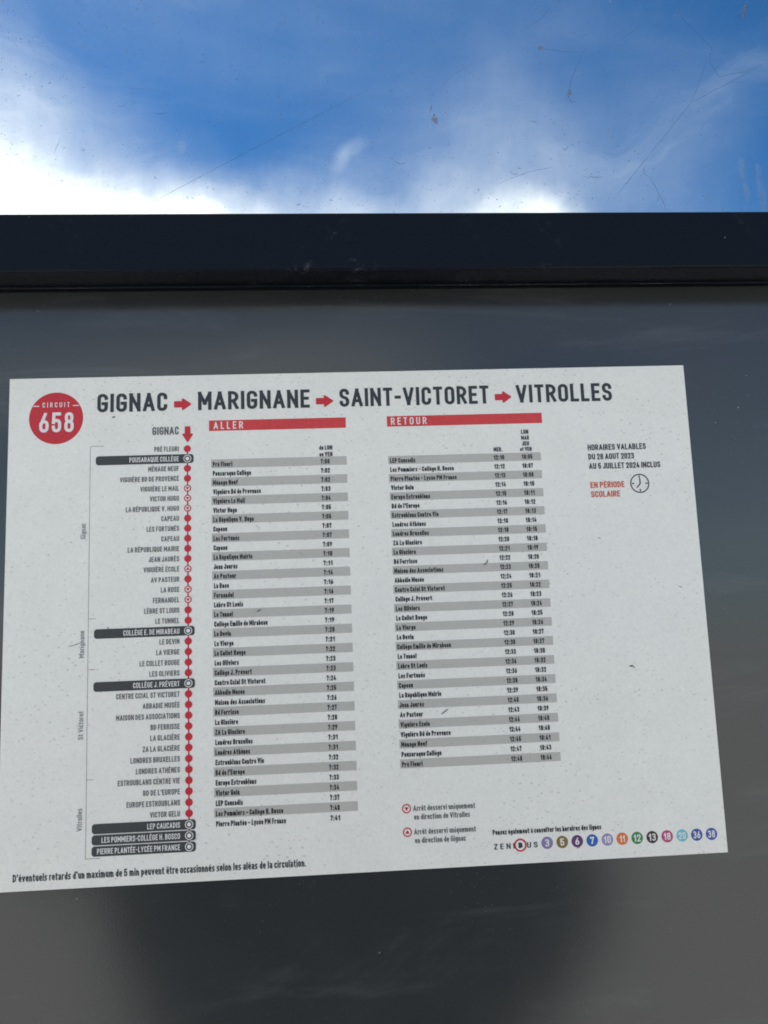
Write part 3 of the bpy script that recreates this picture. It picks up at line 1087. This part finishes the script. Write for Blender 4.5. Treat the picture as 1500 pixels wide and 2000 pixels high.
# direction bars
bar = rect('direction_bar', 119.9, 28.9, 203.6, 35.5, M_BARRED, 1)
text('direction_caption', 'ALLER', 122.7, 34.4, 4.6, M_WHITE, right=140.6, stroke=0.15, track=0.34, level=2, parent=bar)
bar = rect('direction_bar', 229.1, 28.9, 326.4, 35.5, M_BARRED, 1)
text('direction_caption', 'RETOUR', 231.6, 34.4, 4.6, M_WHITE, right=253.8, stroke=0.15, track=0.34, level=2, parent=bar)

# the line diagram
text('line_heading', 'GIGNAC', 101.6, 37.2, 5.0, M_GREYTXT, align='R', stroke=0.17, wide=0.98)
arrow('line_arrow', 32.2, 42.5, 106.95, 7.2, M_RED, down=True)
stops = [('PRÉ FLEURI', 'o'), ('POUSARAQUE COLLÈGE', 'p'), ('MÉNAGE NEUF', 'o'), ('VIGUIÈRE BD DE PROVENCE', 'o'), ('VIGUIÈRE LE MAIL', 'v'),
         ('VICTOR HUGO', 'v'), ('LA RÉPUBLIQUE V. HUGO', 'v'), ('CAPEAU', 'o'), ('LES FORTUNÉS', 'o'), ('CAPEAU', 'o'), ('LA RÉPUBLIQUE MAIRIE', 'o'),
         ('JEAN JAURÈS', 'o'), ('VIGUIÈRE ÉCOLE', 'a'), ('AV PASTEUR', 'o'), ('LA ROSE', 'v'), ('FERNANDEL', 'v'), ('LÈBRE ST LOUIS', 'o'),
         ('LE TUNNEL', 'o'), ('COLLÈGE E. DE MIRABEAU', 'p'), ('LE DEVIN', 'o'), ('LA VIERGE', 'o'), ('LE COLLET ROUGE', 'o'), ('LES OLIVIERS', 'o'),
         ('COLLÈGE J. PRÉVERT', 'p'), ('CENTRE CCIAL ST VICTORET', 'o'), ('ABBADIE MUSÉE', 'o'), ('MAISON DES ASSOCIATIONS', 'o'), ('BD FERRISSE', 'o'),
         ('LA GLACIÈRE', 'o'), ('ZA LA GLACIÈRE', 'o'), ('LONDRES BRUXELLES', 'o'), ('LONDRES ATHÈNES', 'o'), ('ESTROUBLANS CENTRE VIE', 'o'),
         ("BD DE L'EUROPE", 'o'), ('EUROPE ESTROUBLANS', 'o'), ('VICTOR GELU', 'o'), ('LEP CAUCADIS', 'p'), ('LES POMMIERS-COLLÈGE H. BOSCO', 'p'),
         ('PIERRE PLANTÉE-LYCÉE PM FRANCE', 'p')]
DX = 106.75
Y1, Y39 = 46.2, 277.8
rect('route_line', DX - 0.42, Y1, DX + 0.42, Y39, M_RED, 1)


def tri(name, cx, cy, r, up, mat, level, parent):
    s = -1 if up else 1
    return flat(name, [(cx - r, cy - s * r * .62), (cx + r, cy - s * r * .62), (cx, cy + s * r * 1.0)], [(0, 1, 2)], mat, level, parent)


for i, (nm, kind) in enumerate(stops):
    y = Y1 + (Y39 - Y1) * i / 38
    if kind == 'p':
        bar = rect('stop_bar', 52.1, y - 2.75, 110.5, y + 2.75, M_PILL, 3, r=1.7)
        text('stop_name', nm, 101.6, y + 1.55, 3.1, M_WHITE, align='R', stroke=0.15, track=0.13, wide=0.905, level=4, parent=bar)
        ring = disc('stop_ring', DX, y, 2.35, M_WHITE, 4, bar, 28, 1.9)
        disc('stop_centre', DX, y, 1.15, M_WHITE, 4, bar, 24)
    else:
        text('stop_name', nm, 101.6, y + 1.45, 3.1, M_GREYTXT, align='R', stroke=0.165, track=0.13, wide=0.925)
        d = disc('stop_dot', DX, y, 2.15, M_RED, 3, None, 28)
        if kind in 'va':
            disc('dot_field', DX, y, 1.5, M_WHITE, 4, d, 24)
            tri('dot_triangle', DX, y, 1.15, kind == 'a', M_RED, 5, d)
# the bracket of the four towns
BX = 48.75
rect('town_bracket', BX - 0.14, 43.3, BX + 0.14, 281.6, M_THIN, 1)
for y, x1 in ((43.3, 56.8), (146.9, 53.2), (176.3, 53.0), (238.4, 52.8), (281.6, 56.9)):
    rect('bracket_tick', BX + 0.16, y - 0.14, x1, y + 0.14, M_THIN, 1)
for nm, yb, yt in (('Gignac', 99.5, 90.2), ('Marignane', 169.4, 153.6), ('St Victoret', 215.8, 199.8), ('Vitrolles', 266.4, 253.9)):
    o_ = text('town_name', nm, 46.6, yb, 3.0, M_THIN, stroke=0.13, track=0.12, vertical=True, wide=1.0)
    # fit its length along the bracket
    zs = [v.co.z for v in o_.data.vertices]
    k = ((yb - yt) / 1000) / (max(zs) - min(zs))
    z0 = min(zs)
    for v in o_.data.vertices:
        v.co.z = z0 + (v.co.z - z0) * k

# outbound table
names = ['Pré Fleuri', 'Pousaraque Collège', 'Ménage Neuf', 'Viguière Bd de Provence', 'Viguière Le Mail', 'Victor Hugo', 'La Répulique V. Hugo',
         'Capeau', 'Les Fortunés', 'Capeau', 'La Répulique Mairie', 'Jean Jaurès', 'Av Pasteur', 'La Rose', 'Fernandel', 'Lèbre St Louis', 'Le Tunnel',
         'Collège Emilie de Mirabeau', 'Le Devin', 'La Vierge', 'Le Collet Rouge', 'Les Oliviers', 'Collège J. Prévert', 'Centre Ccial St Victoret',
         'Abbadie Musée', 'Maison des Associations', 'Bd Ferrisse', 'La Glacière', 'ZA La Glacière', 'Londres Bruxelles', 'Londres Athènes',
         'Estroublans Centre Vie', "Bd de l'Europe", 'Europe Estroublans', 'Victor Gelu', 'LEP Caucadis', 'Les Pommiers - Collège H. Bosco',
         'Pierre Plantée - Lycée PM France']
times = '7:00 7:02 7:02 7:03 7:04 7:05 7:05 7:07 7:07 7:09 7:10 7:11 7:14 7:16 7:16 7:17 7:19 7:19 7:20 7:21 7:22 7:23 7:23 7:24 7:25 7:26 7:27 7:28 7:29 7:31 7:31 7:32 7:32 7:33 7:34 7:37 7:40 7:41'.split()
text('column_heading', 'du LUN', 186.8, 49.1, 2.8, M_TEXT, right=194.8, stroke=0.2, track=0.1)
text('column_heading', 'au VEN', 186.8, 53.2, 2.8, M_TEXT, right=194.8, stroke=0.2, track=0.1)
TS = 0.21
for i, (nm, tm) in enumerate(zip(names, times)):
    y = 53.3 + (257.5 - 53.3) * i / 36
    if i % 2 == 0:
        rect('row_stripe', 121.0, y, 203.4, y + 5.35, M_STRIPE, 1)
    text('row_name', nm, 122.0, y + 4.55, 3.1, M_TEXT, stroke=TS, track=0.10, wide=0.875)
    text('departure_time', tm, 187.5, y + 4.45, 3.0, M_TEXT, right=192.9, stroke=0.2, track=0.14)
# return table
names2 = ['LEP Caucadis', 'Les Pommiers - Collège H. Bosco', 'Pierre Plantée - Lycée PM France', 'Victor Gelu', 'Europe Estroublans', "Bd de l'Europe",
          'Estroublans Centre Vie', 'Londres Athènes', 'Londres Bruxelles', 'ZA La Glacière', 'La Glacière', 'Bd Ferrisse', 'Maison des Associations',
          'Abbadie Musée', 'Centre Ccial St Victoret', 'Collège J. Prévert', 'Les Oliviers', 'Le Collet Rouge', 'La Vierge', 'Le Devin',
          'Collège Emilie de Mirabeau', 'Le Tunnel', 'Lèbre St Louis', 'Les Fortunés', 'Capeau', 'La République Mairie', 'Jean Jaurès', 'Av Pasteur',
          'Viguière Ecole', 'Viguière Bd de Provence', 'Ménage Neuf', 'Pousaraque Collège', 'Pré Fleuri']
t1 = '12:10 12:12 12:13 12:14 12:15 12:16 12:17 12:18 12:18 12:20 12:21 12:22 12:23 12:24 12:25 12:26 12:27 12:28 12:29 12:30 12:30 12:33 12:36 12:36 12:38 12:39 12:40 12:43 12:44 12:44 12:45 12:47 12:48'.split()
t2 = '18:05 18:07 18:08 18:10 18:11 18:12 18:13 18:14 18:15 18:18 18:19 18:20 18:20 18:21 18:22 18:23 18:24 18:25 18:26 18:27 18:27 18:30 18:32 18:32 18:34 18:35 18:36 18:39 18:40 18:40 18:41 18:43 18:44'.split()
text('column_heading', 'MER.', 294.7, 53.0, 2.7, M_TEXT, right=300.2, stroke=0.2, track=0.1)
for s_, y, a, b in (('LUN', 42.2, 312.6, 317.2), ('MAR', 46.0, 312.5, 317.4), ('JEU', 49.7, 312.9, 317.2), ('et VEN', 53.2, 311.4, 318.6)):
    text('column_heading', s_, a, y, 2.7, M_TEXT, right=b, stroke=0.2, track=0.1)
for i, (nm, a, b) in enumerate(zip(names2, t1, t2)):
    y = 54.1 + (235.3 - 54.1) * i / 32
    if i % 2 == 0:
        rect('row_stripe', 229.0, y, 324.2, y + 5.15, M_STRIPE, 1)
    text('row_name', nm, 230.0, y + 4.35, 3.0, M_TEXT, stroke=TS, track=0.10, wide=0.925)
    text('departure_time', a, 294.5, y + 4.1, 3.0, M_TEXT, right=301.1, stroke=0.2, track=0.14)
    text('departure_time', b, 312.1, y + 4.1, 3.0, M_TEXT, right=318.8, stroke=0.2, track=0.14)

# validity note
text('validity_text', 'HORAIRES VALABLES', 354.1, 53.8, 3.7, M_INK, right=391.1, stroke=0.17)
text('validity_text', 'DU 28 AOUT 2023', 354.1, 59.7, 3.7, M_INK, right=383.1, stroke=0.17)
text('validity_text', 'AU 5 JUILLET 2024 INCLUS', 354.1, 65.7, 3.7, M_INK, right=399.4, stroke=0.17)
text('season_text', 'EN PÉRIODE', 354.1, 77.7, 3.8, M_ORANGE, right=375.6, stroke=0.17)
text('season_text', 'SCOLAIRE', 354.1, 83.5, 3.8, M_ORANGE, right=372.4, stroke=0.17)
ck = disc('clock_symbol', 385.4, 75.6, 6.05, M_INK, 2, None, 56, 5.35)


def bar_line(name, x0, y0, x1, y1, wd, mat, level, parent):
    dx, dy = x1 - x0, y1 - y0
    L = math.hypot(dx, dy)
    ox, oy = -dy / L * wd / 2, dx / L * wd / 2
    return flat(name, [(x0 + ox, y0 + oy), (x1 + ox, y1 + oy), (x1 - ox, y1 - oy), (x0 - ox, y0 - oy)], [(0, 1, 2, 3)], mat, level, parent)


for a in (0, 90, 180, 270):
    ca, sa = math.cos(R(a)), math.sin(R(a))
    bar_line('hour_tick', 385.4 + ca * 3.5, 75.6 + sa * 3.5, 385.4 + ca * 5.0, 75.6 + sa * 5.0, 0.75, M_INK, 3, ck)
bar_line('clock_hand', 385.7, 75.9, 385.5, 72.4, 0.65, M_INK, 4, ck)
bar_line('clock_hand', 385.7, 75.7, 383.3, 78.3, 0.65, M_INK, 5, ck)

# key
for y, up, a, b, ra, rb in ((263.1, False, 'Arrêt desservi uniquement', 'en direction de Vitrolles', 271.7, 268.4), (276.2, True, 'Arrêt desservi uniquement', 'en direction de Gignac', 271.5, 265.4)):
    k_ = disc('key_symbol', 231.6, y, 2.65, M_RED, 2, None, 32)
    disc('dot_field', 231.6, y, 1.95, M_WHITE, 3, k_, 28)
    tri('dot_triangle', 231.6, y, 1.3, up, M_RED, 4, k_)
    text('key_text', a, 235.5, y + 1.6, 3.2, M_GREYTXT, right=ra, stroke=0.16)
    text('key_text', b, 235.8, y + 6.4, 3.2, M_GREYTXT, right=rb, stroke=0.16)

# other lines
text('lines_caption', 'Pensez également à consulter les horaires des lignes', 281.2, 280.3, 3.0, M_TEXT, right=345.4, stroke=0.2)
text('operator_name', 'ZENI', 281.6, 288.4, 3.1, M_INK, right=293.6, stroke=0.15, track=0.35)
em = disc('operator_emblem', 297.1, 286.7, 3.7, M_RED, 1, None, 40)
disc('emblem_field', 297.1, 286.7, 2.7, M_WHITE, 2, em, 36)
text('emblem_letter', 'B', 295.9, 288.3, 3.1, M_INK, right=298.4, stroke=0.26, level=3, parent=em)
text('operator_name', 'US', 301.0, 288.4, 3.1, M_INK, right=307.2, stroke=0.15, track=0.35)
lines = [('3', 312.9, (133, 120, 160)), ('5', 321.8, (128, 108, 42)), ('6', 330.7, (96, 48, 104)), ('7', 339.6, (22, 92, 172)), ('10', 348.6, (150, 135, 178)),
         ('11', 357.5, (224, 112, 36)), ('12', 366.4, (52, 128, 68)), ('13', 375.4, (54, 32, 36)), ('18', 384.4, (184, 62, 114)), ('20', 393.4, (112, 186, 196)),
         ('36', 402.2, (56, 80, 156)), ('38', 411.1, (66, 84, 164))]
for s_, x, c in lines:
    mt = print_mat('ink_line_' + s_, c, 0.5, 0.2, 0.15)
    dd = disc('line_bullet', x, 286.2, 3.45, mt, 1, None, 40)
    hw = 1.15 if len(s_) == 1 else (1.5 if s_ == '11' else 2.05)
    text('line_number', s_, x - hw, 288.2, 4.0, M_WHITE, right=x + hw, stroke=0.16, track=0.14, level=2, parent=dd)

# footnote
text('footnote', "D'éventuels retards d'un maximum de 5 min peuvent être occasionnés selon les aléas de la circulation.", 8.8, 292.0, 4.1, M_INK, right=172.8, stroke=0.165)

# nicks and fibres lying over the print
for pts, wd in [([(254.4, 210.6), (256.8, 208.8), (258.8, 207.6)], 0.5), ([(369.6, 187.2), (371.4, 186.9), (372.9, 188.2)], 0.8), ([(284.4, 123.3), (286.5, 121.8), (287.1, 119.9)], 0.6),
                ([(37.1, 162.5), (40.5, 162), (44.4, 160.5)], 0.35), ([(147.0, 146.3), (149.8, 145.0)], 0.6), ([(61.5, 25.6), (63.6, 25.0)], 0.8),
                ([(60, 152), (61, 154)], 0.5), ([(356, 108.5), (358, 109.5)], 0.4), ([(404, 140), (406.5, 141)], 0.4), ([(330, 290), (332, 289.6)], 0.4)]:
    bm = ribbon([(x, -z) for x, z in pts], wd, 0.0, 0.08, 4)
    bm.transform(Matrix.Translation((0, YS - LAY * 7, -Z0)))
    obj('surface_nick', bm, M_SCR, sheet)
